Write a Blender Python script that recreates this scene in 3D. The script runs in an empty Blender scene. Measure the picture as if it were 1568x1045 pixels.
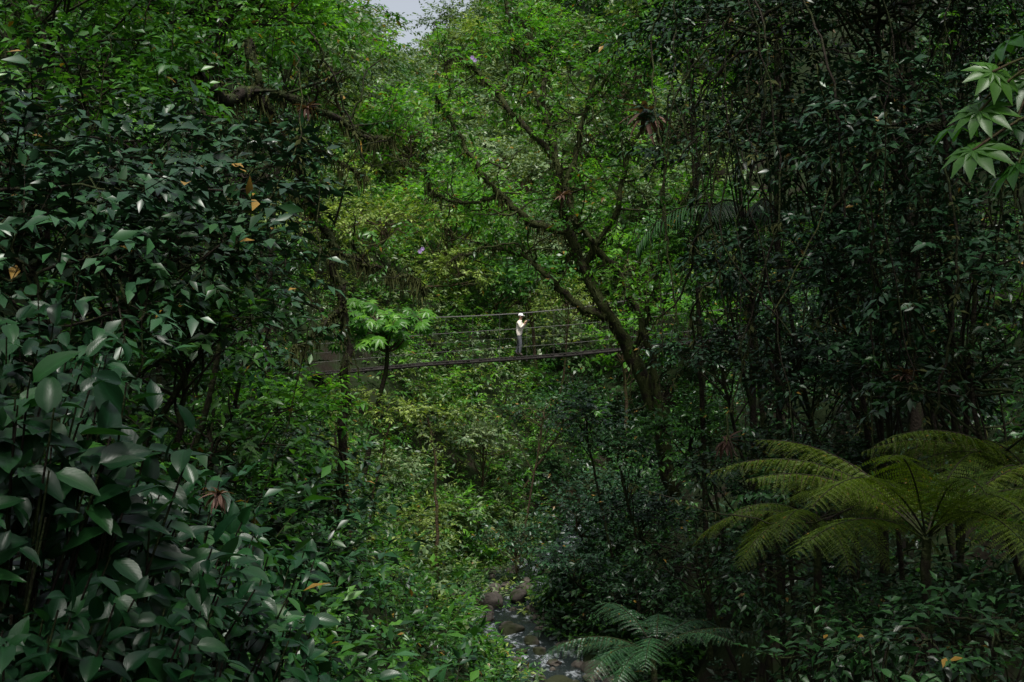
import bpy, math, time
import numpy as np
from mathutils import Vector, noise
rng=np.random.default_rng(11)
T0=time.time()
sc=bpy.context.scene
F=2178.0
def pt(px,py,d):   # image pixel at a chosen depth -> world metres (camera stands at the origin, looks along +Y)
    return np.array([(px-784)*d/F, d, (522-py)*d/F])
def unit(v):
    return v/np.maximum(np.linalg.norm(v,axis=-1,keepdims=True),1e-9)
UP=np.array([0,0,1.0])
# ------------------------------------------------------------------ terrain
def xc(y): return np.interp(y,[-20,0,20,35,42,47,50,54,60,70,100,150,220],[9,7,4,2.5,1.3,-.8,-1.0,.8,4.5,6,-1,-11,-16])
def zc(y): return np.interp(y,[-60,40,52,65,100,150,175,260,400],[-10.6,-10,-9.8,-9,7,22.5,28.5,28.5,-10])
def ground(x,y):
    x=np.asarray(x,float);y=np.asarray(y,float)
    u=x-xc(y); ex=np.where(u<0,3.6*np.exp(-((y-58)/6.)**2),0); a=np.maximum(np.abs(u)-2.0-ex,0)
    z=zc(y)+np.where(a<32,a*1.1,35.2+(a-32)*.25)*np.clip(1-(np.abs(u)-60)/400,0,1)+np.minimum(np.maximum(np.abs(u)-2.,0),ex)*.45
    z=z+2.3*np.exp(-(x**2+(y+.5)**2)/9.)
    z=z+np.minimum(a,1)*(.35*np.sin(x*.9+y*.4)+.3*np.sin(y*.8-x*.5)+.15*np.sin(x*2.3+1)*np.sin(y*1.9))
    return z
# ------------------------------------------------------------------ mesh accumulation
class Acc:
    def __init__(s): s.V=[];s.T=[];s.C=[];s.M=[];s.n=0
    def add(s,V,T,C,m):
        s.V.append(np.asarray(V,np.float32).reshape(-1,3));s.T.append(np.asarray(T).reshape(-1,3)+s.n)
        s.C.append(np.asarray(C,np.float32).reshape(-1,4));s.M.append(np.full(len(s.T[-1]),m,np.int32));s.n+=len(s.V[-1])
    def build(s,name,mats):
        V=np.concatenate(s.V);T=np.concatenate(s.T).astype(np.int32);C=np.concatenate(s.C);M=np.concatenate(s.M)
        me=bpy.data.meshes.new(name)
        me.vertices.add(len(V));me.vertices.foreach_set('co',V.ravel())
        me.loops.add(len(T)*3);me.loops.foreach_set('vertex_index',T.ravel())
        me.polygons.add(len(T));me.polygons.foreach_set('loop_start',np.arange(len(T),dtype=np.int32)*3)
        me.polygons.foreach_set('material_index',M);me.polygons.foreach_set('use_smooth',np.ones(len(T),bool))
        at=me.attributes.new('lf','FLOAT_COLOR','POINT');at.data.foreach_set('color',C.ravel())
        for m in mats: me.materials.append(m)
        me.update();me.validate()
        o=bpy.data.objects.new(name,me);sc.collection.objects.link(o);return o
def tmpl(ts,ws,ncol,fold=.35,wave=0):
    V=[(0,0,0)];tv=[0];sv=[0];T=[];rows=[[0]]
    for t,w in zip(ts[1:-1],ws[1:-1]):
        r=[]
        for c in range(ncol):
            s=-1+2*c/(ncol-1);x=s*w*.5
            r.append(len(V));V.append((x,t,fold*abs(x)+wave*math.sin(t*17+s*1.5)*abs(s)));tv.append(t);sv.append(s)
        rows.append(r)
    rows.append([len(V)]);V.append((0,1,0));tv.append(1);sv.append(0)
    for a,b in zip(rows[:-1],rows[1:]):
        if len(a)==1: T+=[(a[0],b[i+1],b[i]) for i in range(len(b)-1)]
        elif len(b)==1: T+=[(a[i],a[i+1],b[0]) for i in range(len(a)-1)]
        else:
            for i in range(len(a)-1): T+=[(a[i],a[i+1],b[i+1]),(a[i],b[i+1],b[i])]
    return np.array(V,float),np.array(T),np.array(tv),np.array(sv)
FAR=(np.array([(0,0,0),(-.5,.45,.1),(.5,.45,.1),(0,1,0)],float),np.array([(0,2,1),(1,2,3)]),np.array([0,.45,.45,1.]),np.array([0,-1,1,0.]))
LOW=tmpl([0,.42,1],[0,1,0],3)
MID=tmpl([0,.22,.6,1],[0,.8,.9,0],3)
HIGH=tmpl([0,.05,.14,.30,.5,.68,.83,.93,1],[0,.20,.72,1,.98,.8,.46,.16,0],5,.35,.03)
STRAP=tmpl([0,.02,.25,.5,.75,.92,1],[0,.9,1,.95,.7,.3,0],3,.5)
def leaves(acc,tm,O,D,N,L,W,droop,rnd,clump,m):
    V,T,tv,sv=tm;n=len(O)
    L=np.broadcast_to(L,(n,))[:,None,None];W=np.broadcast_to(W,(n,))[:,None,None];droop=np.broadcast_to(droop,(n,))[:,None,None]
    D=unit(D);N=unit(N-D*np.sum(N*D,1,keepdims=True));S=np.cross(D,N)
    x=V[None,:,0:1];t=V[None,:,1:2];z=V[None,:,2:3]
    P=O[:,None]+S[:,None]*(x*W)+D[:,None]*(t*L)+N[:,None]*(z*W)+N[:,None]*(-droop*t*t*L*.6)+D[:,None]*(-droop*droop*t*t*L*.25)
    TT=T[None]+(np.arange(n)*len(V))[:,None,None]
    C=np.empty((n,len(V),4),np.float32);C[...,0]=np.broadcast_to(rnd,(n,))[:,None];C[...,1]=np.broadcast_to(clump,(n,))[:,None];C[...,2]=tv;C[...,3]=sv*.5+.5
    acc.add(P,TT,C,m)
def tube(acc,P,R,sides,m):
    P=np.asarray(P,float);n=len(P);R=np.broadcast_to(R,(n,))
    Tn=np.gradient(P,axis=0);Tn=unit(Tn)
    ref=np.array([.3,1,.1]) if abs(Tn[0,2])>.6 else UP
    A=unit(np.cross(Tn,ref));B=np.cross(Tn,A)
    a=np.arange(sides)*2*math.pi/sides
    V=P[:,None]+(A[:,None]*np.cos(a)[None,:,None]+B[:,None]*np.sin(a)[None,:,None])*R[:,None,None]
    i=np.arange(n-1)[:,None]*sides;j=np.arange(sides)[None];j2=(j+1)%sides
    T=np.stack([np.stack([i+j,i+j2,i+sides+j2],-1),np.stack([i+j,i+sides+j2,i+sides+j],-1)],2)
    C=np.zeros((n*sides,4));C[:,0]=rng.random();acc.add(V,T,C,m)
def smooth(P,k=6,wob=0):
    P=np.asarray(P,float);n=len(P);s=np.linspace(0,n-1,(n-1)*k+1);out=[]
    for v in s:
        i=min(int(v),n-2);f=v-i
        p0=P[max(i-1,0)];p1=P[i];p2=P[i+1];p3=P[min(i+2,n-1)]
        out.append(.5*((2*p1)+(-p0+p2)*f+(2*p0-5*p1+4*p2-p3)*f*f+(-p0+3*p1-3*p2+p3)*f**3))
    out=np.array(out)
    if wob: out[1:-1]+=rng.normal(0,wob,(len(out)-2,3))
    return out
def sprays(acc,tm,P,D,k,L,W,m,clump,spread=1,droop=.35,stem=None,sr=.006,step=.3):
    T=len(P);D=unit(D);L=np.broadcast_to(L,(T,));W=np.broadcast_to(W,(T,));clump=np.broadcast_to(clump,(T,))
    side=unit(np.cross(D,UP)+1e-4)
    tl=L*k*step
    for j in range(k):
        f=(j+1)/k
        O=P+D*(tl*f)[:,None]-UP*(tl*f*f*.15)[:,None]
        sg=1 if j%2 else -1
        if j==k-1: ld=D+rng.normal(0,.2,(T,3))
        else: ld=D*.65+side*sg*spread+rng.normal(0,.28,(T,3))
        ld=ld-UP*.25
        nn=UP+rng.normal(0,.42,(T,3))+D*.25
        sz=rng.uniform(.7,1.15,T)*(.8+.3*math.sin(math.pi*min(f,.9)))
        leaves(acc,tm,O,ld,nn,L*sz,W*sz,droop*rng.uniform(.3,1.6,T),rng.random(T),clump,m)
    if stem is not None:
        E=P+D*tl[:,None]-UP*(tl*.15)[:,None];B=P-D*(tl*.4)[:,None]
        V=np.stack([B+side*sr,B-side*sr,E,B+UP*sr,B-UP*sr],1)
        TT=np.array([(0,1,2),(3,4,2)])[None]+(np.arange(T)*5)[:,None,None]
        acc.add(V,TT,np.zeros((T*5,4)),stem)
def crown(acc,c,r,rz,L,W,m,tm,lai=2.3,trunk=None,bark=0,droop=.35,tr=.15,M=None,stem=True,k=7,flat=.5):
    c=np.asarray(c,float)
    if M is None: M=int(np.clip(10*r,12,34))
    d=unit(rng.normal(0,1,(M,3)));d[:,2]=np.where(d[:,2]<-.3,-d[:,2],d[:,2])
    cen=c+d*(rng.uniform(.3,1,(M,1))**.55)*np.array([r,r,rz])
    rs=.24*r*rng.uniform(.55,1.4,M)
    N=lai*math.pi*r*rz*1.15/(.62*L*W);Tn=max(int(N/k),8)
    cl=rng.integers(0,M,Tn)
    off=rng.normal(0,1,(Tn,3))*np.array([1,1,flat])*.75
    P=cen[cl]+off*rs[cl][:,None]
    D=unit((P-c)/np.array([r,r,rz])*.8+off*.3+rng.normal(0,.45,(Tn,3)))
    hue=rng.random(M);Ls=L*rng.uniform(.85,1.15,Tn)
    sprays(acc,tm,P,D,k,Ls,Ls*W/L,m,hue[cl],droop=droop,stem=bark if stem else None,sr=.004+L*.02)
    if trunk is not None:
        b=np.asarray(trunk,float);top=c+np.array([0,0,rz*.3])
        pts=smooth([b,b*.6+c*.4+rng.normal(0,.25,3)*r*.5,c-np.array([0,0,rz*.4]),top],6,tr*.2)
        nP=len(pts);R=np.linspace(tr,tr*.35,nP);tube(acc,pts,R,7,bark)
        for q in cen:
            a=pts[rng.integers(nP//2,nP-1)];mid=(a+q)/2+rng.normal(0,.15,3)*r*.5
            pp=smooth([a,mid,q],4,.02*r*.5);tube(acc,pp,np.linspace(tr*.36,tr*.08+.004,len(pp)),5,bark)
    return cen
# ------------------------------------------------------------------ materials
def newmat(n):
    m=bpy.data.materials.new(n);m.use_nodes=True;nt=m.node_tree;nt.nodes.clear();return m,nt,nt.nodes,nt.links
def leafmat(name,dark,mid,light,rough=.36,transl=.25,yellow=.008,veins=False,spec=.4,tb=1.3):
    m,nt,nd,lk=newmat(name)
    out=nd.new('ShaderNodeOutputMaterial');at=nd.new('ShaderNodeAttribute');at.attribute_name='lf'
    sep=nd.new('ShaderNodeSeparateColor');lk.new(at.outputs['Color'],sep.inputs[0])
    ad=nd.new('ShaderNodeMath');ad.operation='MULTIPLY_ADD';lk.new(sep.outputs[1],ad.inputs[0]);ad.inputs[1].default_value=.5
    hf=nd.new('ShaderNodeMath');hf.operation='MULTIPLY';hf.inputs[1].default_value=.5;lk.new(sep.outputs[0],hf.inputs[0]);lk.new(hf.outputs[0],ad.inputs[2])
    cr=nd.new('ShaderNodeValToRGB');e=cr.color_ramp.elements;e[0].position=.12;e[0].color=(*dark,1);e[1].position=.9;e[1].color=(*light,1)
    x=e.new(.5);x.color=(*mid,1);lk.new(ad.outputs[0],cr.inputs[0])
    gt=nd.new('ShaderNodeMath');gt.operation='GREATER_THAN';gt.inputs[1].default_value=1-yellow;lk.new(sep.outputs[0],gt.inputs[0])
    mx=nd.new('ShaderNodeMix');mx.data_type='RGBA';lk.new(gt.outputs[0],mx.inputs[0]);lk.new(cr.outputs[0],mx.inputs[6]);mx.inputs[7].default_value=(.20,.12,.02,1)
    col=mx.outputs[2]
    sb=nd.new('ShaderNodeMath');sb.operation='SUBTRACT';sb.inputs[1].default_value=.5;lk.new(at.outputs['Alpha'],sb.inputs[0])
    ab=nd.new('ShaderNodeMath');ab.operation='ABSOLUTE';lk.new(sb.outputs[0],ab.inputs[0])
    p=nd.new('ShaderNodeBsdfPrincipled');p.inputs['Roughness'].default_value=rough;p.inputs['Specular IOR Level'].default_value=spec
    if veins:
        tc=nd.new('ShaderNodeTexCoord');ns=nd.new('ShaderNodeTexNoise');ns.inputs['Scale'].default_value=9;lk.new(tc.outputs['Object'],ns.inputs['Vector'])
        mr=nd.new('ShaderNodeMapRange');mr.inputs[3].default_value=.7;mr.inputs[4].default_value=1.25;lk.new(ns.outputs[0],mr.inputs[0])
        rib=nd.new('ShaderNodeMapRange');rib.inputs[1].default_value=.0;rib.inputs[2].default_value=.04;rib.inputs[3].default_value=1.35;rib.inputs[4].default_value=1;lk.new(ab.outputs[0],rib.inputs[0])
        ml=nd.new('ShaderNodeMath');ml.operation='MULTIPLY';lk.new(mr.outputs[0],ml.inputs[0]);lk.new(rib.outputs[0],ml.inputs[1])
        vm=nd.new('ShaderNodeVectorMath');vm.operation='SCALE';lk.new(col,vm.inputs[0]);lk.new(ml.outputs[0],vm.inputs['Scale']);col=vm.outputs[0]
        w=nd.new('ShaderNodeMath');w.operation='MULTIPLY_ADD';w.inputs[1].default_value=55;lk.new(sep.outputs[2],w.inputs[0])
        w2=nd.new('ShaderNodeMath');w2.operation='MULTIPLY';w2.inputs[1].default_value=-38;lk.new(ab.outputs[0],w2.inputs[0]);lk.new(w2.outputs[0],w.inputs[2])
        sn=nd.new('ShaderNodeMath');sn.operation='SINE';lk.new(w.outputs[0],sn.inputs[0])
        pw=nd.new('ShaderNodeMath');pw.operation='MULTIPLY_ADD';pw.inputs[1].default_value=.15;lk.new(sn.outputs[0],pw.inputs[0]);lk.new(rib.outputs[0],pw.inputs[2])
        bp=nd.new('ShaderNodeBump');bp.inputs['Strength'].default_value=.3;bp.inputs['Distance'].default_value=.0022;bp.invert=True
        lk.new(pw.outputs[0],bp.inputs['Height']);lk.new(bp.outputs[0],p.inputs['Normal'])
    lk.new(col,p.inputs['Base Color'])
    if transl>0:
        tr=nd.new('ShaderNodeBsdfTranslucent');hs=nd.new('ShaderNodeMix');hs.data_type='RGBA';hs.blend_type='MULTIPLY';hs.inputs[0].default_value=1
        lk.new(col,hs.inputs[6]);hs.inputs[7].default_value=(1.35*tb,1.45*tb,.5*tb,1);lk.new(hs.outputs[2],tr.inputs[0])
        ms=nd.new('ShaderNodeMixShader');ms.inputs[0].default_value=transl;lk.new(p.outputs[0],ms.inputs[1]);lk.new(tr.outputs[0],ms.inputs[2]);lk.new(ms.outputs[0],out.inputs[0])
    else: lk.new(p.outputs[0],out.inputs[0])
    return m
def barkmat(name,c1,c2,moss,scale=6,mossamt=.5):
    m,nt,nd,lk=newmat(name)
    out=nd.new('ShaderNodeOutputMaterial');p=nd.new('ShaderNodeBsdfPrincipled');lk.new(p.outputs[0],out.inputs[0]);p.inputs['Roughness'].default_value=.85;p.inputs['Specular IOR Level'].default_value=.2
    tc=nd.new('ShaderNodeTexCoord');n1=nd.new('ShaderNodeTexNoise');n1.inputs['Scale'].default_value=scale*3;n1.inputs['Detail'].default_value=6;lk.new(tc.outputs['Object'],n1.inputs['Vector'])
    n2=nd.new('ShaderNodeTexNoise');n2.inputs['Scale'].default_value=scale*.5;n2.inputs['Detail'].default_value=5;lk.new(tc.outputs['Object'],n2.inputs['Vector'])
    a=nd.new('ShaderNodeMix');a.data_type='RGBA';lk.new(n1.outputs[0],a.inputs[0]);a.inputs[6].default_value=(*c1,1);a.inputs[7].default_value=(*c2,1)
    mr=nd.new('ShaderNodeMapRange');mr.inputs[1].default_value=.65-mossamt*.4;mr.inputs[2].default_value=.75-mossamt*.4;lk.new(n2.outputs[0],mr.inputs[0])
    b=nd.new('ShaderNodeMix');b.data_type='RGBA';lk.new(mr.outputs[0],b.inputs[0]);lk.new(a.outputs[2],b.inputs[6]);b.inputs[7].default_value=(*moss,1);lk.new(b.outputs[2],p.inputs['Base Color'])
    bp=nd.new('ShaderNodeBump');bp.inputs['Strength'].default_value=.8;bp.inputs['Distance'].default_value=.05;lk.new(n1.outputs[0],bp.inputs['Height']);lk.new(bp.outputs[0],p.inputs['Normal'])
    return m
def plain(name,col,rough=.7,metal=0,var=.3,scale=20):
    m,nt,nd,lk=newmat(name)
    out=nd.new('ShaderNodeOutputMaterial');p=nd.new('ShaderNodeBsdfPrincipled');lk.new(p.outputs[0],out.inputs[0]);p.inputs['Roughness'].default_value=rough;p.inputs['Metallic'].default_value=metal
    tc=nd.new('ShaderNodeTexCoord');n1=nd.new('ShaderNodeTexNoise');n1.inputs['Scale'].default_value=scale;n1.inputs['Detail'].default_value=5;lk.new(tc.outputs['Object'],n1.inputs['Vector'])
    a=nd.new('ShaderNodeMix');a.data_type='RGBA';lk.new(n1.outputs[0],a.inputs[0]);a.inputs[6].default_value=(*[c*(1-var) for c in col],1);a.inputs[7].default_value=(*[c*(1+var) for c in col],1);lk.new(a.outputs[2],p.inputs['Base Color'])
    return m
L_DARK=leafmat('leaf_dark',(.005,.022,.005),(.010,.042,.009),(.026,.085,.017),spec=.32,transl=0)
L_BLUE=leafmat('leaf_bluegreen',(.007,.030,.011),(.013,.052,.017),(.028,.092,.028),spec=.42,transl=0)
L_MID=leafmat('leaf_mid',(.011,.050,.007),(.027,.10,.013),(.075,.20,.024))
L_BRIGHT=leafmat('leaf_bright',(.024,.095,.010),(.060,.19,.018),(.155,.35,.038),transl=.38,yellow=.015,tb=1.4,spec=.35)
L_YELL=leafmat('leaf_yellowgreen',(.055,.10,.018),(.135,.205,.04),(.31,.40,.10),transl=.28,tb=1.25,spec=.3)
L_GREY=leafmat('leaf_greygreen',(.045,.088,.038),(.10,.165,.068),(.23,.30,.14),transl=.2,spec=.3)  # pale grey tone also stands in for mist on the far hillside
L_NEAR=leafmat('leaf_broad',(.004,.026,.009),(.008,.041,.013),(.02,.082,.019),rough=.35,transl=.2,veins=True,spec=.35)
L_FERN=leafmat('leaf_fern',(.026,.054,.005),(.050,.085,.007),(.085,.125,.012),rough=.5,transl=.35,spec=.2)
L_MOSS=leafmat('moss_strands',(.024,.030,.010),(.040,.047,.015),(.07,.08,.025),rough=.9,transl=0,spec=.1)
L_DEAD=leafmat('leaf_dead',(.05,.03,.02),(.09,.05,.035),(.15,.09,.07),rough=.7,transl=.15,yellow=0,spec=.2)
BARK=barkmat('bark_mossy',(.009,.007,.005),(.030,.023,.015),(.022,.031,.008))
BARKM=barkmat('bark_heavy_moss',(.010,.008,.005),(.034,.026,.015),(.038,.048,.013),mossamt=.65,scale=9)
BARKL=barkmat('bark_slim',(.035,.025,.015),(.10,.07,.04),(.06,.07,.02),mossamt=.4)
MATS=[BARK,L_DARK,L_BLUE,L_MID,L_BRIGHT,L_YELL,L_GREY,L_NEAR,L_FERN,L_MOSS,L_DEAD,BARKM,BARKL]
bk,DK,BL,MD,BR,YE,GY,NR,FE,MO,DE,BM,BS=range(13)
# ------------------------------------------------------------------ ground sheet
def gridsheet(name,xs,ys,zf,mat):
    X,Y=np.meshgrid(xs,ys);Z=zf(X,Y);V=np.stack([X,Y,Z],-1).reshape(-1,3);nx=len(xs);ny=len(ys)
    i=(np.arange(ny-1)[:,None]*nx+np.arange(nx-1)[None]).ravel()
    T=np.concatenate([np.stack([i,i+1,i+nx+1],-1),np.stack([i,i+nx+1,i+nx],-1)])
    a=Acc();a.add(V,T,np.zeros((len(V),4)),0);return a.build(name,[mat])
GM=barkmat('forest_floor',(.008,.006,.004),(.02,.016,.008),(.012,.022,.005),scale=1.5,mossamt=.7)
xs=np.concatenate([-np.geomspace(60,700,16)[::-1],np.arange(-58,58,.8),np.geomspace(60,700,16)])
ys=np.concatenate([-np.geomspace(22,500,10)[::-1],np.arange(-20,110,.8),np.geomspace(112,900,40)])
gridsheet('ground',xs,ys,ground,GM)
# ------------------------------------------------------------------ water
m,nt,nd,lk=newmat('stream_water')
out=nd.new('ShaderNodeOutputMaterial');p=nd.new('ShaderNodeBsdfPrincipled');p.inputs['Roughness'].default_value=.08
tc=nd.new('ShaderNodeTexCoord');mp=nd.new('ShaderNodeMapping');mp.inputs['Scale'].default_value=(1.6,.8,1);lk.new(tc.outputs['Object'],mp.inputs[0])
n=nd.new('ShaderNodeTexNoise');n.inputs['Scale'].default_value=1.6;n.inputs['Detail'].default_value=8;n.inputs['Roughness'].default_value=.7;lk.new(mp.outputs[0],n.inputs['Vector'])
cr=nd.new('ShaderNodeValToRGB');cr.color_ramp.elements[0].position=.54;cr.color_ramp.elements[0].color=(.02,.03,.03,1);cr.color_ramp.elements[1].position=.66;cr.color_ramp.elements[1].color=(.6,.65,.7,1)
lk.new(n.outputs[0],cr.inputs[0]);lk.new(cr.outputs[0],p.inputs['Base Color']);bp=nd.new('ShaderNodeBump');bp.inputs['Distance'].default_value=.12;lk.new(n.outputs[0],bp.inputs['Height']);lk.new(bp.outputs[0],p.inputs['Normal']);lk.new(p.outputs[0],out.inputs[0]);WATER=m
def wz(x,y): 
    s=np.interp(y,[-20,40,42,44,44.6,47,47.5,50,50.6,54,66],[0,0,0,.05,.25,.28,.5,.52,.8,.9,1.4])
    return zc(y)+.12+s*.6+.04*np.sin(x*3+y*2)
ysw=np.arange(-20,66,.3);uw=np.linspace(-2.7,2.7,19)
Y,U=np.meshgrid(ysw,uw,indexing='ij');X=xc(Y)+U;Z=wz(X,Y)
i=(np.arange(len(ysw)-1)[:,None]*19+np.arange(18)[None]).ravel()
a=Acc();a.add(np.stack([X,Y,Z],-1),np.concatenate([np.stack([i,i+1,i+20],-1),np.stack([i,i+20,i+19],-1)]),np.zeros((X.size,4)),0);a.build('stream_water',[WATER])
# ------------------------------------------------------------------ rocks
import bmesh
bm=bmesh.new();bmesh.ops.create_icosphere(bm,subdivisions=3,radius=1);bm.verts.ensure_lookup_table()
RV=np.array([v.co[:] for v in bm.verts]);RT=np.array([[v.index for v in f.verts] for f in bm.faces]);bm.free()
a=Acc()
for q in range(190):
    y=rng.uniform(37,56);big=q<38;s=rng.uniform(.3,.6) if big else rng.uniform(.08,.28)
    u=rng.uniform(-2.6,2.6);x=xc(y)+u
    if abs(u)<1.2 and big and rng.random()<.5: continue
    V=RV*np.array([1,rng.uniform(.7,1.2),rng.uniform(.5,.75)]);o=rng.random(3)*50
    for _ in range(7):
        nrm=unit(rng.normal(0,1,3));h=rng.uniform(.5,.8);dd=np.maximum(V@nrm-h,0);V=V-dd[:,None]*nrm*.9
    dsp=np.array([noise.noise(Vector(v*1.1+o))*.35+noise.noise(Vector(v*4+o))*.1 for v in RV]);V=V*(1+dsp[:,None])*s*1.15
    an=rng.random()*6.3;R=np.array([[math.cos(an),-math.sin(an),0],[math.sin(an),math.cos(an),0],[0,0,1]])
    a.add(V@R.T+np.array([x,y,float(wz(x,y))+s*.12]),RT,np.zeros((len(V),4)),0)
a.build('river_rocks',[barkmat('wet_rock',(.02,.018,.016),(.15,.13,.11),(.03,.036,.016),scale=2,mossamt=.35)])
# ------------------------------------------------------------------ undergrowth
def shrubs(acc,xs,ys,hs,Ls,mats,tm,n=14,k=6):
    for x,y,h,L,mt in zip(xs,ys,hs,Ls,mats):
        z=float(ground(x,y));c=np.array([x,y,z+h*.5]);r=h*.6
        off=unit(rng.normal(0,1,(n,3)))*rng.random((n,1))**.4;P=c+off*np.array([r,r,h*.5]);D=unit(off+np.array([0,0,.25])+rng.normal(0,.3,(n,3)))
        sprays(acc,tm,P,D,k,L,L*rng.uniform(.35,.5),mt,rng.random(),stem=0)
A=Acc()
N=4600;y=np.sqrt(rng.random(N))*72+6;x=(rng.random(N)*2-1)*(.40*y+3)
N2=1100;y2=rng.uniform(44,82,N2);x2=rng.uniform(-.17,.10,N2)*y2
N3=260;y3=rng.uniform(38,54,N3);s3=rng.choice([-1,1],N3);x3=xc(y3)+s3*rng.uniform(1.7,3.4,N3)+.1
N4=240;y4=rng.uniform(49.3,58,N4);x4=rng.uniform(-4.5,5.8,N4)
N5=150;y5=rng.uniform(6,24,N5);x5=rng.uniform(-.25,-.05,N5)*y5
x=np.concatenate([x,x2,x3,x4,x5]);y=np.concatenate([y,y2,y3,y4,y5])
hs=np.where(np.abs(x-xc(y))>4,rng.uniform(.8,2.5,len(x)),rng.uniform(.5,1.1,len(x)))
u=x-xc(y);ok=((np.abs(u)>2.3)|(y>60)|((np.arange(len(x))>=N+N2)))&(y<84)
ok&=~((y>25)&(y<60)&(x>-.155*y)&(x<.1*y)&(ground(x,y)+hs*1.2>-.032*y))
x,y,u,hs=x[ok],y[ok],u[ok],hs[ok]
mats=[];Ls=[]
for xi,yi,ui in zip(x,y,u):
    az=xi/yi;q=rng.random()
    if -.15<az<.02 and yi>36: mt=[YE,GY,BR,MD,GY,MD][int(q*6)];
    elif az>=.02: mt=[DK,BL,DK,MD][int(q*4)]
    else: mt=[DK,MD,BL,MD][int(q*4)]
    mats.append(mt);Ls.append(rng.choice([.12,.16,.22,.3])*(1 if yi>15 else .9))
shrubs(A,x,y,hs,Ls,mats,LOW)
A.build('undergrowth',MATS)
A=Acc();N=1200;y=rng.uniform(80,185,N);x=rng.uniform(-.18,.12,N)*y
shrubs(A,x,y,rng.uniform(1.8,4.2,N),y*.0042+.06,rng.choice([GY,GY,MD,YE,GY,BR],N),FAR,n=26,k=6)  # pale grey leaves in the mix carry painted haze
A.build('hillside_thicket',MATS)
print('undergrowth',time.time()-T0)
# ------------------------------------------------------------------ distant forest
A=Acc()
for q in range(270):
    y=math.sqrt(rng.uniform(72**2,185**2));x=rng.uniform(-.22,.17)*y
    g=float(ground(x,y));r=rng.uniform(1.8,4.0)
    mt=[GY,GY,MD,YE,GY,BR,GY][rng.integers(7)]  # mostly grey-green: distance mist is put into the leaf colour
    L=.22+y*.0016
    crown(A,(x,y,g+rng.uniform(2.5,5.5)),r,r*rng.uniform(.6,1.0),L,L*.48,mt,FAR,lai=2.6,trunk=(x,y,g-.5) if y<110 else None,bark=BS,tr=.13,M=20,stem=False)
A.build('distant_forest',MATS)
print('far',time.time()-T0)
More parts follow.
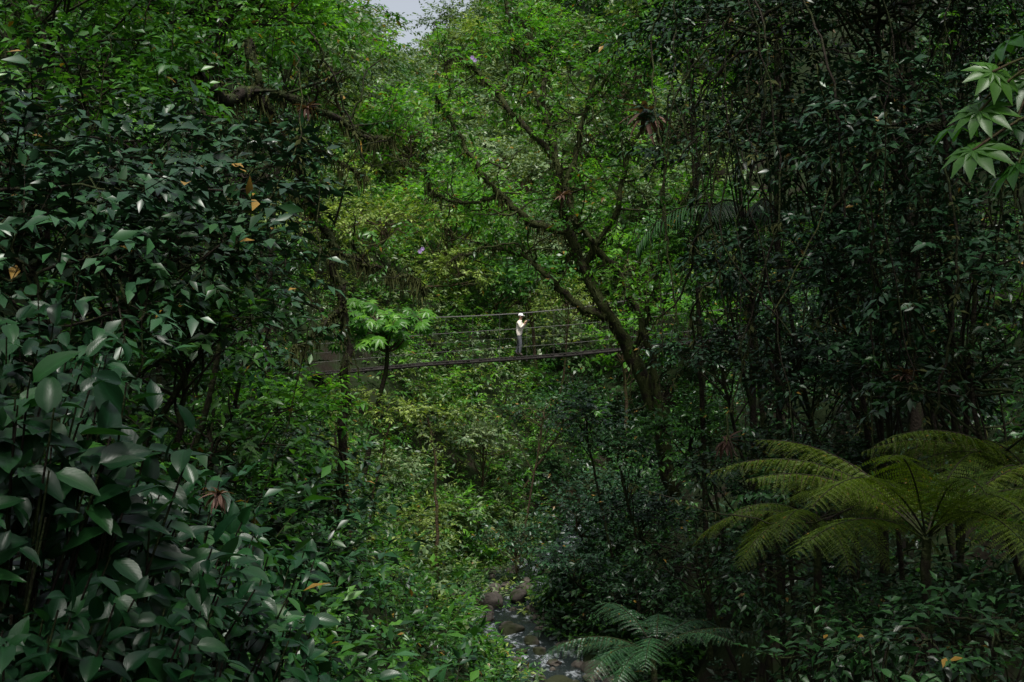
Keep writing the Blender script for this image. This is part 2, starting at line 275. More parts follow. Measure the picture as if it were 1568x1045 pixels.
# ------------------------------------------------------------------ bank trees
def tree(name,px,py,d,r,rz,mt,L,W=None,lai=2.3,tm=LOW,bark=bk,tr=.14,droop=.35,k=7,bx=None):
    c=pt(px,py,d);a=Acc();W=W or L*.43
    s=np.sign(c[0]-xc(d))
    if bx is None: bx=c[0]+s*rng.uniform(.3,2.2)
    by=c[1]+rng.uniform(0,1.5);b=(bx,by,float(ground(bx,by))-.3)
    crown(a,c,r,rz,L,W,mt,tm,lai=lai,trunk=b,bark=bark,tr=tr,droop=droop,k=k)
    return a.build(name,MATS)
T=[ # left bank
(330,50,32,3.4,2.4,BR,.2),(190,110,27,2.8,2.0,MD,.19),(60,60,22,2.4,2,MD,.18),(440,40,38,2.4,1.8,BR,.2),(250,-60,30,4,2.4,MD,.2),
(440,180,44,1.5,1.0,MD,.2),(130,200,20,2,1.2,MD,.2),(310,190,27,1.6,.9,DK,.19),
(60,330,14,1.5,1.2,BL,.23),(220,300,16,1.6,1.0,BL,.23),(370,290,19,1.2,.7,BL,.23),(50,460,12.5,1.2,.9,BL,.22),(200,440,14,1.4,.9,DK,.22),
(340,430,17,1.1,.8,BL,.22),(370,520,21,1.0,.8,BL,.22),(280,560,17,1.5,.9,MD,.19),(110,600,12,1.1,.8,BL,.2),(365,645,25,1.5,.9,BR,.18),(490,640,44,1.0,.7,MD,.18),
(320,690,20,1.6,1.0,MD,.19),(410,760,26,1.5,1.3,BL,.19),(380,860,22,1.5,1.1,DK,.19),(440,900,32,1.3,1.2,MD,.18),(470,1010,30,1.1,.8,BL,.18),
# centre gap
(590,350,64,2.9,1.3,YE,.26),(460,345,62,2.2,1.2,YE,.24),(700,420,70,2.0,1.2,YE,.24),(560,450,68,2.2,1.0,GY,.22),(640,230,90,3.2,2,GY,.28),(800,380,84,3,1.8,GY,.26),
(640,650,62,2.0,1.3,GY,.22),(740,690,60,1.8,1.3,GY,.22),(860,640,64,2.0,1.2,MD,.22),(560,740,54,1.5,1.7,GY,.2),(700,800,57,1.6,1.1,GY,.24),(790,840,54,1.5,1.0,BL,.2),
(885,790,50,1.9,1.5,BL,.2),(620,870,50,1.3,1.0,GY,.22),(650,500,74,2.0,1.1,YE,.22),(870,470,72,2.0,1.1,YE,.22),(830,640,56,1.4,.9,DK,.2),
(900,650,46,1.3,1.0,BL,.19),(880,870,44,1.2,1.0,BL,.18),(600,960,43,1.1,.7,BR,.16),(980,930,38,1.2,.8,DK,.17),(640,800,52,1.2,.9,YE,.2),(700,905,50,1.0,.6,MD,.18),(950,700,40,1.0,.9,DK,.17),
# right bank
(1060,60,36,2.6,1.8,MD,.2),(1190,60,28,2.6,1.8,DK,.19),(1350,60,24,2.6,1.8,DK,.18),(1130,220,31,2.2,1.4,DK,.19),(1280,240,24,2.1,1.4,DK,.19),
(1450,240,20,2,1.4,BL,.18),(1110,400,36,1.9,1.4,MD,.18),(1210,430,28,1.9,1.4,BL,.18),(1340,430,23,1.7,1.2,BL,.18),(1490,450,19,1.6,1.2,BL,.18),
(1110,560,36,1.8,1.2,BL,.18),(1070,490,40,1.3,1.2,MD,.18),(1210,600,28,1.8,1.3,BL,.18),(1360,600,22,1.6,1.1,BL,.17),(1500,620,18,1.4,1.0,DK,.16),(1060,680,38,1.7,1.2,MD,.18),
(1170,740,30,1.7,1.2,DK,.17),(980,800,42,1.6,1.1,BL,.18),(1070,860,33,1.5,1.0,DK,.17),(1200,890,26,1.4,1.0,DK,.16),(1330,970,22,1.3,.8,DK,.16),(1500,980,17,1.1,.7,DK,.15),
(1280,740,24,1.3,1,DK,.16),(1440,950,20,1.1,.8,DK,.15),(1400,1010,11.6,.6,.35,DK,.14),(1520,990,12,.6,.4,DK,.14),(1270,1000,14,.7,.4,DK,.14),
]
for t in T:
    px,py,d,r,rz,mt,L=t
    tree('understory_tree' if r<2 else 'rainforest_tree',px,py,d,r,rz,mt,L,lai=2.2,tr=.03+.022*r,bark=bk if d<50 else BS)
# tall canopy trees added above view to darken the banks, rooted on the flanks
for x,y,z,r,bx in [(6,22,8.2,3.0,16),(7,16,6.8,3,15),(8,13,5,2.6,16),(5.5,9,5.6,2.8,14),(4,14,6.4,2.2,14),(9,29,10.5,3.4,18),(9,22,8,3,17),(11,34,11,3.4,19),(3.2,5,4.5,2,9),
                   (-5.5,14,6.2,2.2,-9),(-4.5,8,4.6,1.8,-8),(-2.2,4.6,3.6,1.6,-7),(-3.4,6,3.9,1.5,-8)]:
    a=Acc();crown(a,(x,y,z),r,r*.42,.21,.095,DK,LOW,lai=2.8,trunk=(bx,y+1,float(ground(bx,y+1))-.3),bark=bk,tr=.12 if y>6 else .06);a.build('shade_canopy_tree',MATS)
for q in range(28):
    y=rng.uniform(34,75);s=rng.choice([-1,1]);az=rng.uniform(.19,.42) if s<0 else rng.uniform(.14,.42);x=s*az*y;g=float(ground(x,y));r=rng.uniform(1.8,3.2)
    a=Acc();mt=[DK,MD,BL,DK][rng.integers(4)]
    crown(a,(x,y,g+rng.uniform(3,6)),r,r*.75,.24,.11,mt,FAR,lai=2.0,trunk=(x+.5*s,y,g-.3),bark=bk,tr=.11);a.build('rainforest_tree',MATS)
print('trees',time.time()-T0)
# ------------------------------------------------------------------ mossy leaning tree (right of the gap)
def line(pts,d=None): return smooth([pt(*(q if len(q)==3 else (*q,d))) for q in pts],6)
def limbtree(name,limbs,mat,leafspec,moss=0,sides=8,ms=1.,bare=0):
    a=Acc()
    for pts,r0,r1,lf in limbs:
        P=line(pts);P[1:-1]+=rng.normal(0,.045*ms,(len(P)-2,3));R=np.linspace(r0,r1,len(P))*rng.uniform(.85,1.2,len(P));tube(a,P,R,sides,mat)
        n=len(P)
        for _ in range(bare):   # fine bare mossy twigs
            i=rng.integers(n//4,n-1);pp=[P[i]];dv=unit(rng.normal(0,1,3)+np.array([0,0,.5]))
            for j in range(4): dv=unit(dv+rng.normal(0,.4,3));pp.append(pp[-1]+dv*rng.uniform(.25,.6))
            pp=smooth(pp,4,.015);tube(a,pp,np.linspace(min(R[i]*.5,.035),.008,len(pp)),4,mat)
            q=26;w=rng.integers(0,len(pp),q);leaves(a,LOW,pp[w],np.array([0,0,-1])+rng.normal(0,.25,(q,3)),rng.normal(0,1,(q,3)),rng.uniform(.04,.3,q)*rng.random(q),.03,0,rng.random(q),rng.random(q),MO)
        if moss:
            q=int(n*moss*.6);i=rng.integers(0,n,q);O=P[i]+rng.normal(0,.05*ms,(q,3));D=np.array([0,0,-1])+rng.normal(0,.2,(q,3))
            leaves(a,LOW,O,D,rng.normal(0,1,(q,3)),rng.uniform(.06,.75,q)*rng.random(q)*ms,.035*ms,0,rng.random(q),rng.random(q),MO)
            q=n*moss;i=rng.integers(0,n-1,q);f=rng.random((q,1));O=P[i]*(1-f)+P[i+1]*f+rng.normal(0,1,(q,3))*R[i][:,None]*.6
            leaves(a,LOW,O,rng.normal(0,1,(q,3)),rng.normal(0,1,(q,3)),.08*ms,.05*ms,0,rng.random(q),rng.random(q),MO)
        if lf and leafspec:
            mt,L,sig,den=leafspec
            for _ in range(int(lf)):
                i=int(rng.uniform(.3,1)*(n-1));b=P[i];e=b+rng.normal(0,1,3)*np.array([.9,.9,.7])*sig+np.array([0,0,.2]);mid=(b+e)/2+rng.normal(0,.12,3)
                pp=smooth([b,mid,e],4);tube(a,pp,np.linspace(max(R[i]*.4,.015),.008,len(pp)),4,mat)
                q=int(den);w=rng.integers(3,len(pp),q);O=pp[w]+rng.normal(0,.3,(q,3))*sig
                sprays(a,LOW,O,rng.normal(0,1,(q,3))+np.array([0,0,.15]),6,L,L*.45,mt if rng.random()<.75 else MD,rng.random(),stem=bk)
    return a
limbs=[
([(1030,760,43),(1008,640,42.5),(968,545,42.5),(930,480,42),(893,410,42),(868,355,42)],.24,.14,0),
([(1012,650,42.3),(992,520,42),(955,430,42),(905,372,41.5),(872,310,41.5),(880,230,41.5),(905,150,41.5),(930,60,42)],.13,.05,15),
([(930,480,42),(885,468,42),(852,432,42),(800,392,42),(745,380,42),(690,400,42)],.13,.035,7),
([(868,355,42),(820,345,41.8),(770,300,41.6),(735,262,41.6),(700,200,42),(668,150,42)],.12,.035,10),
([(868,355,42),(858,300,41.6),(850,240,41.5),(835,170,42),(830,90,43),(790,20,44)],.13,.035,16),
([(850,240,41.5),(790,180,41.5),(740,120,42),(705,90,42),(680,100,42)],.09,.03,9),
([(893,410,42),(940,330,41.5),(960,250,41.5),(1000,160,41.5)],.11,.035,15),
([(835,170,42),(800,100,43),(780,40,44),(775,-30,45)],.07,.03,9),
([(770,300,41.6),(720,310,42),(670,300,43),(650,260,43)],.055,.02,6),
([(905,150,41.5),(960,80,41),(1010,20,41)],.06,.02,10),
([(968,545,42.5),(1000,450,41.5),(1020,360,41),(1060,280,41)],.08,.035,8),
]
limbtree('x',limbs,BM,(BR,.20,1.0,10),moss=24,bare=7).build('mossy_leaning_tree',MATS)
# ------------------------------------------------------------------ dark mossy tree left
limbs=[([(300,120,22),(350,150,24),(400,142,25),(470,160,25.5),(540,200,26),(600,215,26)],.12,.035,6),
([(380,60,25),(400,142,25),(440,220,25.5),(475,310,26),(508,375,26),(525,470,26),(530,600,26),(520,760,26),(505,900,26),(500,1080,26)],.08,.07,3),
([(508,375,26),(560,405,26),(610,420,26),(650,440,26)],.045,.015,2),
([(475,310,26),(430,290,25),(380,300,24)],.05,.015,4),
([(440,220,25.5),(500,235,25.5),(560,270,26)],.04,.015,2),
([(525,470,26),(490,500,25),(450,540,24)],.05,.015,4)]
limbtree('x',limbs,bk,(DK,.14,.6,7),moss=44,ms=.8,bare=3).build('moss_draped_tree',MATS)
# ------------------------------------------------------------------ palmate leaves (cecropia)
def palmate(a,c,r,n,mt,tm=MID,nrm=None):
    nrm=unit(np.asarray(nrm if nrm is not None else UP+rng.normal(0,.35,3)));x=unit(np.cross(nrm,rng.normal(0,1,3)));yv=np.cross(nrm,x)
    an=np.linspace(0,2*math.pi*.88,n)
    D=np.cos(an)[:,None]*x+np.sin(an)[:,None]*yv-nrm*.12
    L=r*(1-.25*np.abs(np.linspace(-1,1,n)))
    leaves(a,tm,np.repeat(c[None],n,0),D,np.repeat(nrm[None],n,0),L,L*.36,.4,rng.random()*.9,rng.random(),mt)
a=Acc()
P=line([(540,1010,41),(548,800,41),(572,650,41),(592,560,41),(590,510,41)]);tube(a,P,np.linspace(.11,.05,len(P)),8,bk)
for q in range(15):
    e=pt(rng.uniform(515,645),rng.uniform(460,525),41+rng.uniform(-1.,1.));b=P[rng.integers(-5,0)];pp=smooth([b,(b+e)/2-np.array([0,0,.1]),e],4);tube(a,pp,np.linspace(.035,.016,len(pp)),5,BS)
    for w in range(9): 
        c=e+rng.normal(0,.27,3)*np.array([1,1,.5]);tube(a,np.array([e,(e+c)/2+UP*.05,c]),.009,3,BS);palmate(a,c,rng.uniform(.24,.38),9,BR,LOW,nrm=UP+np.array([0,-.6,0])+rng.normal(0,.3,3))
a.build('cecropia_tree',MATS)
a=Acc()
P=smooth([(6.6,12.8,-3),(6.0,12.5,0),(5.2,12.1,1.6),(4.6,12,2.4)],6);tube(a,P,np.linspace(.08,.03,len(P)),8,BS)
for px,py in [(1545,60),(1520,110),(1500,170),(1555,190),(1470,190),(1580,120),(1600,40),(1490,230),(1560,250)]:
    c=pt(px,py,12+rng.uniform(-.5,.5));b=P[rng.integers(-5,0)];pp=smooth([b,(b+c)/2+np.array([0,0,.15]),c],4);tube(a,pp,.012,4,BS);palmate(a,c,rng.uniform(.34,.46),10,MD,MID,nrm=np.array([-.2,-.45,1])+rng.normal(0,.3,3))
a.build('broadleaf_cecropia_tree',MATS)
def slim(pts,r0,r1,mt,seed=0):
    a=Acc();P=line(pts);P[1:-1]+=rng.normal(0,.025,(len(P)-2,3));tube(a,P,np.linspace(r0,r1,len(P)),7,BS)
    n=len(P);q=34;i=rng.integers(n//3,n,q);sprays(a,LOW,P[i]+rng.normal(0,.15,(q,3)),rng.normal(0,1,(q,3)),5,.13,.055,mt,rng.random(),stem=BS);
    c=P[-1];crown(a,c,.8,.5,.15,.065,mt,LOW,lai=1.5,M=8,bark=BS);a.build('slender_tree',MATS)
slim([(532,1040,36),(536,850,36),(530,700,36),(526,620,36)],.065,.035,YE)
slim([(672,1060,39.5),(670,850,39.5),(666,720,39.5),(655,640,39.5)],.06,.03,YE)
slim([(562,1040,39),(566,800,39),(585,700,39),(600,640,39)],.05,.025,YE)
slim([(500,1010,38),(512,800,38),(515,650,38)],.05,.03,MD)
# ------------------------------------------------------------------ tree ferns
def frond(a,base,az,e0,bend,Lf,npin,plen,mt,npl=16,roll=0,pw=.35):
    s=np.linspace(0,1,npin+6);el=e0-bend*s**1.2
    h=np.array([math.cos(az),math.sin(az),0]);D=np.cos(el)[:,None]*h+np.sin(el)[:,None]*UP
    P=base+np.cumsum(D,0)*Lf/len(s);S=np.cross(h,UP)
    tube(a,P,np.linspace(.014,.004,len(s)),4,bk)
    i=np.arange(5,len(s));t=(i-5)/(npin);pl=plen*np.clip(np.sin(math.pi*(t*.86+.12))**.7,.05,1)*rng.uniform(.8,1.1,len(i))
    O=[];DD=[];NN=[];LL=[]
    for sg in (-1,1):
        pd=unit(S*sg+D[i]*.35-UP*.2+rng.normal(0,.11,(len(i),3)));nn=unit(np.cross(pd,D[i])*sg);nn=np.where(nn[:,2:3]<0,-nn,nn)
        for j in range(npl):
            f=(j+.5)/npl;o=P[i]+pd*(pl*f)[:,None]-UP*(pl*f*f*.3)[:,None]
            for s2 in (-1,1):
                O.append(o);DD.append(D[i]*s2+pd*.35-UP*.15);NN.append(nn);LL.append(pl*.17*(1-f*.75)+.008)
        E=P[i]+pd*pl[:,None]-UP*(pl*.3)[:,None];w=.004
        V=np.stack([P[i]+D[i]*w,P[i]-D[i]*w,E],1);a.add(V,np.arange(len(i)*3).reshape(-1,3),np.zeros((len(i)*3,4)),BS)
    O=np.concatenate(O);DD=np.concatenate(DD);NN=np.concatenate(NN)+rng.normal(0,.2,(len(O),3));LL=np.concatenate(LL)*rng.uniform(.8,1.1,len(O))
    leaves(a,LOW,O,DD,NN,LL,LL*pw,.2,rng.random(len(O)),rng.random(),mt)
def treefern(name,c,gz,nf,Lf,mt,az0=0,plen=.5,e=(.35,.75),bend=(1.1,1.5),npin=22):
    a=Acc();c=np.asarray(c,float)
    P=smooth([(c[0]+.3,c[1]+.2,gz),(c[0]+.1,c[1],(gz+c[2])/2),c],8,.02);tube(a,P,np.linspace(.10,.055,len(P)),9,bk)
    for q in range(nf):
        frond(a,c+rng.normal(0,.03,3),az0+q*2*math.pi/nf+rng.normal(0,.15),rng.uniform(*e),rng.uniform(*bend),Lf*rng.uniform(.8,1.1),npin,plen*rng.uniform(.85,1.1),mt)
    a.build(name,MATS)
c=pt(1420,825,15.5);treefern('tree_fern',c,float(ground(c[0],c[1])),20,2.45,FE,.2,.48,e=(.45,.95),bend=(.95,1.4),npin=26)
c=pt(1590,750,17);treefern('tree_fern',c,float(ground(c[0],c[1])),14,2.2,FE,.5,.46,e=(.5,.9),npin=26)
c=pt(1250,800,21);treefern('tree_fern',c,float(ground(c[0],c[1])),12,1.9,FE,.1,.4,e=(.2,.7))
c=pt(1000,1000,26);treefern('tree_fern',c,float(ground(c[0],c[1])),11,2.2,BL,.3,.42,e=(.4,.8),bend=(1.0,1.3))
# ------------------------------------------------------------------ palm (right, in the shade)
a=Acc();c=pt(1150,335,33);g=float(ground(c[0],c[1]));P=smooth([(c[0]+.6,c[1],g),(c[0]+.1,c[1],(g+c[2])/2),c],6);tube(a,P,np.linspace(.1,.07,len(P)),8,bk)
for q in range(9):
    az=q*2*math.pi/9+rng.normal(0,.1);s=np.linspace(0,1,40);el=.6-1.7*s;h=np.array([math.cos(az),math.sin(az),0]);D=np.cos(el)[:,None]*h+np.sin(el)[:,None]*UP
    R=c+np.cumsum(D,0)*3.2/40;tube(a,R,np.linspace(.03,.006,40),4,bk);S=np.cross(h,UP)
    for sg in (-1,1):
        O=R[6:];n=len(O);leaves(a,MID,O,S*sg*.8+D[6:]*.6-UP*.55+rng.normal(0,.06,(n,3)),D[6:]*.3+UP,np.interp(s[6:],[.1,.4,1],[.5,.75,.25]),.045,.5,rng.random(n),rng.random(),DK)
a.build('palm_tree',MATS)
# ------------------------------------------------------------------ near broad-leaved shrubs (left foreground)
def bigshrub(px,py,d,r,L,n,mt=NR):
    L=L*1.22
    c=pt(px,py,d);a=Acc();g=float(ground(c[0],c[1]));base=np.array([c[0]-.3,c[1]+.2,g-.1])
    for q in range(n):
        e=c+unit(rng.normal(0,1,3))*rng.random()**.4*np.array([r,r,r*.8]);b=base+rng.normal(0,.12,3)*np.array([1,1,0]);mid=(b+e)/2+np.array([-.1,.1,.25])*r
        pp=smooth([b,mid,e],5);tube(a,pp,np.linspace(.014,.005,len(pp)),5,bk)
        dv=unit(pp[-1]-pp[-3]+rng.normal(0,.25,3)*.5+np.array([.15,-.1,0]));x=unit(np.cross(dv,UP));yv=np.cross(x,dv);cl=rng.random()
        kk=rng.integers(5,9)
        for j in range(kk):
            f=j/(kk-1);an=j*2.4+rng.normal(0,.2);out=np.cos(an)*x+np.sin(an)*yv
            o=e-dv*L*1.7*(1-f);ld=unit(out*(1.1-.6*f)+dv*.6-UP*.35+rng.normal(0,.2,3));nn=unit(UP+dv*.4-out*.1+np.array([0,-.2,0])+rng.normal(0,.4,3))
            s=L*rng.uniform(.5,1.25)*(1-.25*f);pe=o+ld*.03
            leaves(a,HIGH,pe[None],ld[None],nn[None],s,s*rng.uniform(.44,.56),rng.uniform(.1,.6),rng.random()*.98,cl,mt)
    a.build('broadleaf_shrub',MATS)
for t in [(40,660,6.8,.5,.25,15),(150,680,7.2,.5,.28,13),(40,780,7.0,.55,.22,15),(190,820,8,.55,.21,18),(60,900,6.6,.5,.19,18),(240,900,7.6,.55,.2,20),(330,880,9,.45,.19,16),(350,980,8,.45,.18,18),(200,1010,7,.5,.17,20),(60,1030,6.2,.45,.17,18),(430,980,9.5,.4,.17,16),(440,1070,8.2,.35,.17,16),(540,1070,9.5,.3,.17,14),(300,1060,7.2,.4,.17,16),(60,570,9,.5,.2,13),(120,500,11,.6,.2,13),(280,760,10,.55,.19,18),(400,850,12,.5,.19,14)]:
    bigshrub(*t)
bigshrub(1380,1080,9,.3,.14,10,DK)
# ------------------------------------------------------------------ bromeliads
for px,py,d,s in [(992,175,33,.8),(1112,676,27,.45),(335,757,8.8,.14),(1385,575,19,.3),(470,165,24.8,.3),(862,300,40.8,.4)]:
    a=Acc();c=pt(px,py,d);n=26;an=rng.random(n)*6.3;el=rng.uniform(-.9,1,n);D=np.stack([np.cos(an)*np.cos(el),np.sin(an)*np.cos(el),np.sin(el)],1)
    leaves(a,STRAP,np.repeat(c[None],n,0),D,UP+rng.normal(0,.2,(n,3)),s*rng.uniform(.6,1.1,n),s*.16,.7,rng.random(n),rng.random(n),DE);a.build('bromeliad',MATS)
# ------------------------------------------------------------------ hanging vines
a=Acc()
for q in range(130):
    right=q<90
    px=rng.uniform(1020,1560) if right else rng.uniform(20,500);d=rng.uniform(17,34);top=pt(px,rng.uniform(-80,250),d);Lh=rng.uniform(1.5,6)
    if q>=118: px=rng.uniform(680,980);d=41.5;top=pt(px,rng.uniform(20,330),d);Lh=rng.uniform(1,3.2)
    bot=top-UP*Lh+np.array([rng.normal(0,.5),rng.normal(0,.3),0]);mid=(top+bot)/2+rng.normal(0,.3,3);P=smooth([top,mid,bot],10,.02)
    tube(a,P,rng.uniform(.006,.018),4,bk if rng.random()<.6 else BM)
    w=12;i=rng.integers(0,len(P),w);sprays(a,LOW,P[i],rng.normal(0,1,(w,3))-UP*.4,4,.11,.05,[DK,MD,MO][rng.integers(3)],rng.random())
a.build('hanging_vines',MATS)
a=Acc()
for q in range(34):
    p=pt(rng.uniform(1040,1560),rng.uniform(0,900),rng.uniform(20,32));pts=[p];dv=unit(rng.normal(0,1,3)*np.array([1,.5,1.4]))
    for j in range(5): dv=unit(dv+rng.normal(0,.35,3));pts.append(pts[-1]+dv*rng.uniform(.4,.9))
    P=smooth(pts,5,.015);tube(a,P,np.linspace(.03,.006,len(P))*rng.uniform(.6,1.3),5,bk)
    n=60;i=rng.integers(0,len(P),n);leaves(a,LOW,P[i],np.array([0,0,-1])+rng.normal(0,.5,(n,3)),rng.normal(0,1,(n,3)),rng.uniform(.04,.2,n),.03,0,rng.random(n),rng.random(n),MO)
a.build('tangled_branches',MATS)
for pts,r in [([(12,200,24),(16,60,24),(22,-80,24)],.14),([(135,300,27),(132,100,27),(140,-80,27)],.11),([(1400,500,33),(1385,200,33),(1400,-150,33)],.2)]:
    b=Acc();P=line(pts);P=np.vstack([[P[0][0],P[0][1],float(ground(P[0][0],P[0][1]))-.2],P]);P[1:]+=rng.normal(0,.03,(len(P)-1,3));tube(b,P,r*rng.uniform(.9,1.1,len(P)),9,bk)
    n=200;i=rng.integers(0,len(P),n);leaves(b,LOW,P[i]+rng.normal(0,.15,(n,3)),rng.normal(0,1,(n,3))-UP*.5,rng.normal(0,1,(n,3)),.16,.07,.3,rng.random(n),rng.random(n),DK);b.build('large_tree_trunk',MATS)
# ------------------------------------------------------------------ blossoms
a=Acc()
for px,py,d in [(727,92,41),(723,88,41),(643,385,40.5),(647,381,40.5)]:
    c=pt(px,py,d);n=6;an=np.linspace(0,6.28,n,endpoint=False);D=np.stack([np.cos(an),np.zeros(n)-.2,np.sin(an)],1);leaves(a,MID,np.repeat(c[None],n,0),D,np.tile([0,-1.,0],(n,1)),.07,.055,.1,.5,.5,0)
a.build('violet_blossoms',[plain('violet_petal',(.36,.25,.5))])
# ------------------------------------------------------------------ suspension bridge
WOOD=plain('weathered_wood',(.018,.015,.012),.85);CAB=plain('steel_cable',(.11,.11,.10),.6,.2)
root=bpy.data.objects.new('suspension_footbridge',None);sc.collection.objects.link(root)
def dz(x): return np.interp(x,[-14,-8.5,-5.2,-3.57,-1.4,.43,2.3,4.15,9.5],[-1.38,-1.30,-1.02,-.87,-.73,-.61,-.47,-.29,.25])
BY=58.
def part(acc,name,mats): o=acc.build(name,mats);o.parent=root;return o
def box(a,c,s):
    c=np.array(c);s=np.array(s)/2;V=np.array([[i,j,k] for i in(-1,1) for j in(-1,1) for k in(-1,1)])*s+c
    Fq=[(0,1,3,2),(4,6,7,5),(0,4,5,1),(2,3,7,6),(0,2,6,4),(1,5,7,3)];T=[t for q in Fq for t in((q[0],q[1],q[2]),(q[0],q[2],q[3]))];a.add(V,T,np.zeros((8,4)),0)
a=Acc()
for x in np.arange(-13.5,9.5,.17): box(a,(x,BY+rng.normal(0,.01),float(dz(x))-.025),(.145,1.0,.045))
o=part(a,'deck_planks',[WOOD]);o.data.polygons.foreach_set('use_smooth',np.zeros(len(o.data.polygons),bool))
a=Acc();X=np.arange(-13.5,9.6,.25)
for yy in (-.44,.44):
    tube(a,np.stack([X,np.full_like(X,BY+yy),dz(X)-.11],1),.07,6,0)
for x in np.arange(-12.6,9.4,1.1): box(a,(x,BY,float(dz(x))-.2),(.06,1.15,.06))
part(a,'deck_beams',[WOOD])
a=Acc()
for yy in (-.52,.52):
    for h,r in ((1.12,.010),(.75,.004),(.38,.004)): tube(a,np.stack([X,np.full_like(X,BY+yy),dz(X)+h],1),r,5,0)
    top=dz(X)+1.75+.006*(X-0)**2;tube(a,np.stack([X,np.full_like(X,BY+yy),top],1),.011,5,0)
    for x in np.arange(-12.6,9.4,1.1):
        tube(a,np.array([[x,BY+yy,float(dz(x))-.14],[x,BY+yy,float(dz(x))+1.75+.006*x*x]]),.0035,4,0)
        for k_ in range(4):
            x0=x+k_*.275
            for dx in (-.28,.28): tube(a,np.array([[x0,BY+yy,float(dz(x0))],[x0+dx,BY+yy,float(dz(x0+dx))+1.12]]),.0012,3,0)
part(a,'cables',[CAB])
# ------------------------------------------------------------------ hiker
hk=bpy.data.objects.new('hiker',None);sc.collection.objects.link(hk)
def skin(name,J,E,root_i=0,sub=2):
    me=bpy.data.meshes.new(name);me.from_pydata([j[:3] for j in J],E,[]);o=bpy.data.objects.new(name,me);sc.collection.objects.link(o)
    md=o.modifiers.new('s','SKIN');md.use_smooth_shade=True
    for i,j in enumerate(J):
        r=j[3];me.skin_vertices[0].data[i].radius=(r,r) if not isinstance(r,tuple) else r
        me.skin_vertices[0].data[i].use_root=(i==root_i)
    s=o.modifiers.new('u','SUBSURF');s.levels=sub;s.render_levels=sub
    dg=bpy.context.evaluated_depsgraph_get();m2=bpy.data.meshes.new_from_object(o.evaluated_get(dg));o.modifiers.clear();o.data=m2;o.parent=hk
    for p_ in m2.polygons:p_.use_smooth=True
    return o
SKINM=plain('skin',(.42,.26,.18),.55,0,.08);SHIRT=plain('shirt_cloth',(.75,.69,.6),.85,0,.10,9);PANT=plain('trouser_cloth',(.09,.095,.11),.85,0,.2,9);BOOT=plain('boot_leather',(.05,.035,.025),.6);CAP=plain('cap_cloth',(.8,.8,.78),.85,0,.05);HAIR=plain('hair',(.08,.05,.03),.7);BLK=plain('black_plastic',(.02,.02,.02),.4)
J=[(0,0,.95,.145),(.0,0,1.08,.145),(.02,0,1.24,.165),(.02,0,1.36,.15),(.035,0,1.47,.055),(.05,0,1.545,.07),(.06,0,1.625,.092),(.055,0,1.69,.07),
(.01,-.17,1.385,.08),(.1,-.235,1.14,.064),(.235,-.12,1.35,.04),(.01,.17,1.385,.08),(.12,.235,1.16,.064),(.245,.11,1.37,.04),
(0,-.095,.87,.11),(.07,-.1,.49,.077),(.03,-.1,.11,.052),(.17,-.105,.045,.036),(0,.095,.87,.11),(-.03,.1,.49,.077),(-.15,.1,.13,.052),(-.02,.105,.05,.036)]
E=[(0,1),(1,2),(2,3),(3,4),(4,5),(5,6),(6,7),(3,8),(8,9),(9,10),(3,11),(11,12),(12,13),(0,14),(14,15),(15,16),(16,17),(0,18),(18,19),(19,20),(20,21)]
bd=skin('body',J,E)
for mm in (SKINM,SHIRT,PANT,BOOT): bd.data.materials.append(mm)
for f in bd.data.polygons:
    x,y,z=f.center
    if z<.15: f.material_index=3
    elif z<.88: f.material_index=2
    elif z>1.465: f.material_index=0
    elif x>.2 and z>1.3: f.material_index=0
    else: f.material_index=1
for s in (-1,1):
    w=np.array([.235,-.12*1,1.35]) if s<0 else np.array([.245,.11,1.37]);pc=w+np.array([.05,-s*.035,.075])
    J=[(*w,.026),(*(w+(pc-w)*.6),.03),(*pc,.026)];E=[(0,1),(1,2)]
    for q in range(4):
        b=pc+np.array([.012*q-.01,0,.022-.01*q]);m1=b+np.array([.03,-s*.012,.02]);m2=m1+np.array([.005,-s*.026,.0]);i=len(J);J+=[(*b,.01),(*m1,.009),(*m2,.008)];E+=[(2,i),(i,i+1),(i+1,i+2)]
    i=len(J);J+=[(*(pc+np.array([-.03,-s*.01,.0])),.011),(*(pc+np.array([-.03,-s*.035,.02])),.009)];E+=[(1,i),(i,i+1)]
    h=skin('hand_left' if s>0 else 'hand_right',J,E,0,1);h.data.materials.append(SKINM)
def prim(name,fn,mat,**k):
    bm=bmesh.new();fn(bm);me=bpy.data.meshes.new(name);bm.to_mesh(me);bm.free();o=bpy.data.objects.new(name,me);sc.collection.objects.link(o);me.materials.append(mat);o.parent=hk
    for p_ in me.polygons:p_.use_smooth=k.get('sm',True)
    return o
from mathutils import Matrix
def capf(bm):
    bmesh.ops.create_uvsphere(bm,u_segments=24,v_segments=14,radius=.108);bmesh.ops.delete(bm,geom=[v for v in bm.verts if v.co.z<-.01],context='VERTS')
    r=bmesh.ops.create_cone(bm,cap_ends=True,segments=24,radius1=.1,radius2=.095,depth=.014);
    for v in r['verts']: v.co.x=v.co.x*.95+.075;v.co.z-=.004+max(0,v.co.x-.1)*.2
o=prim('cap',capf,CAP);o.location=(.055,0,1.665)
def sph(c,r,sc_=(1,1,1)):
    def f(bm): bmesh.ops.create_uvsphere(bm,u_segments=12,v_segments=8,radius=r,matrix=Matrix.Translation(c)@Matrix.Diagonal((*sc_,1)))
    return f
prim('hair',sph((.025,0,1.625),.095,(.8,.95,.9)),HAIR)
prim('nose',sph((.152,0,1.605),.016,(1.2,.7,1.3)),SKINM)
prim('mouth',sph((.14,0,1.57),.016,(.5,1.3,.35)),plain('lips',(.35,.14,.11)))
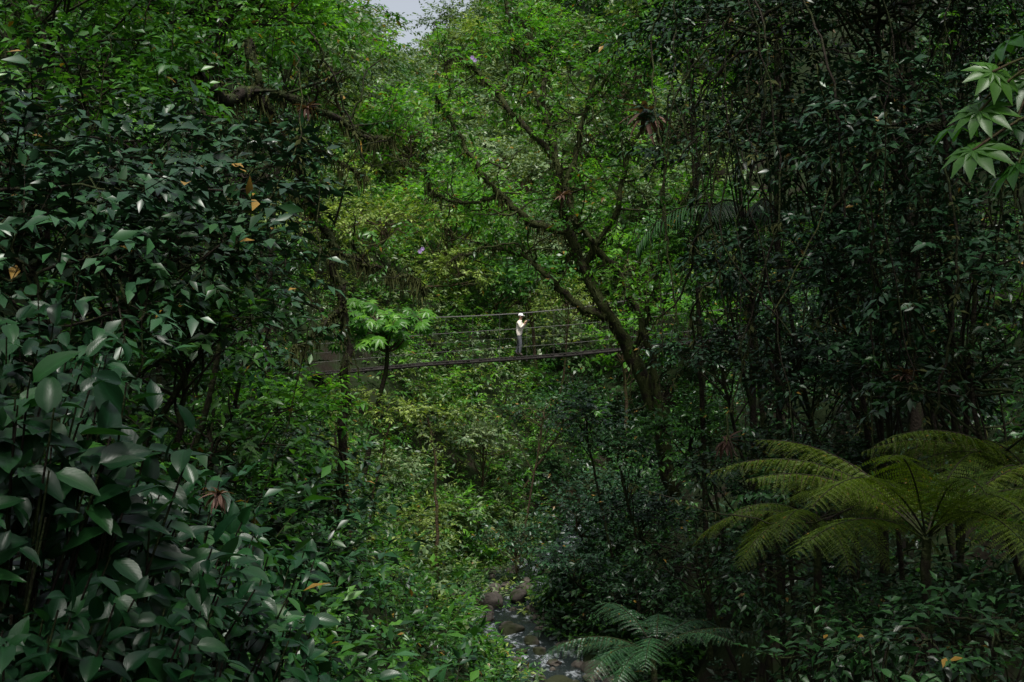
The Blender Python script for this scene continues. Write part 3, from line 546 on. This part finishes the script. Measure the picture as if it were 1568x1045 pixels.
for s in (-1,1):
    prim('eye',sph((.14,s*.033,1.63),.012),BLK);prim('ear',sph((.055,s*.092,1.615),.026,(.6,.35,1)),SKINM)
def camf(bm):
    bmesh.ops.create_cube(bm,size=1,matrix=Matrix.Translation((.31,0,1.46))@Matrix.Diagonal((.06,.13,.09,1)));bmesh.ops.bevel(bm,geom=bm.edges[:],offset=.01,segments=2,affect='EDGES')
    bmesh.ops.create_cone(bm,cap_ends=True,segments=20,radius1=.035,radius2=.038,depth=.11,matrix=Matrix.Translation((.38,0,1.46))@Matrix.Rotation(math.pi/2,4,'Y'))
prim('handheld_camera',camf,BLK,sm=False)
def collar(bm): bmesh.ops.create_cone(bm,cap_ends=False,segments=20,radius1=.085,radius2=.066,depth=.05,matrix=Matrix.Translation((.035,0,1.455)))
prim('collar',collar,SHIRT)
hk.location=(.3,BY,float(dz(.3))-.005);hk.rotation_euler=(0,0,math.radians(-12))
# ------------------------------------------------------------------ light & camera
w=bpy.data.worlds.new('World');sc.world=w;w.use_nodes=True;nt=w.node_tree
sky=nt.nodes.new('ShaderNodeTexSky');sky.sky_type='NISHITA';sky.sun_disc=False
EL,AZ=math.radians(66),math.radians(172)
sky.sun_elevation=EL;sky.sun_rotation=AZ;sky.dust_density=4;sky.air_density=1
hsv=nt.nodes.new('ShaderNodeHueSaturation');hsv.inputs['Saturation'].default_value=.4;hsv.inputs['Value'].default_value=1.15   # overcast veil
nt.links.new(sky.outputs[0],hsv.inputs['Color']);nt.links.new(hsv.outputs[0],nt.nodes['Background'].inputs[0]);nt.nodes['Background'].inputs[1].default_value=.15
sl=bpy.data.lights.new('sun','SUN');sl.energy=4.0;sl.angle=math.radians(10);sl.color=(1,.97,.9);so=bpy.data.objects.new('sun',sl);sc.collection.objects.link(so)
sv=Vector((math.sin(AZ)*math.cos(EL),math.cos(AZ)*math.cos(EL),math.sin(EL)));so.rotation_euler=sv.to_track_quat('Z','Y').to_euler()
cd=bpy.data.cameras.new('camera');cd.lens=50;cd.sensor_width=36;cd.clip_end=3000;co=bpy.data.objects.new('camera',cd);sc.collection.objects.link(co);co.rotation_euler=(math.pi/2,0,0);sc.camera=co
sc.view_settings.view_transform='Standard';sc.view_settings.look='None';sc.view_settings.exposure=0
print('built',time.time()-T0,'tris',sum(len(o.data.polygons) for o in bpy.data.objects if o.type=='MESH'))
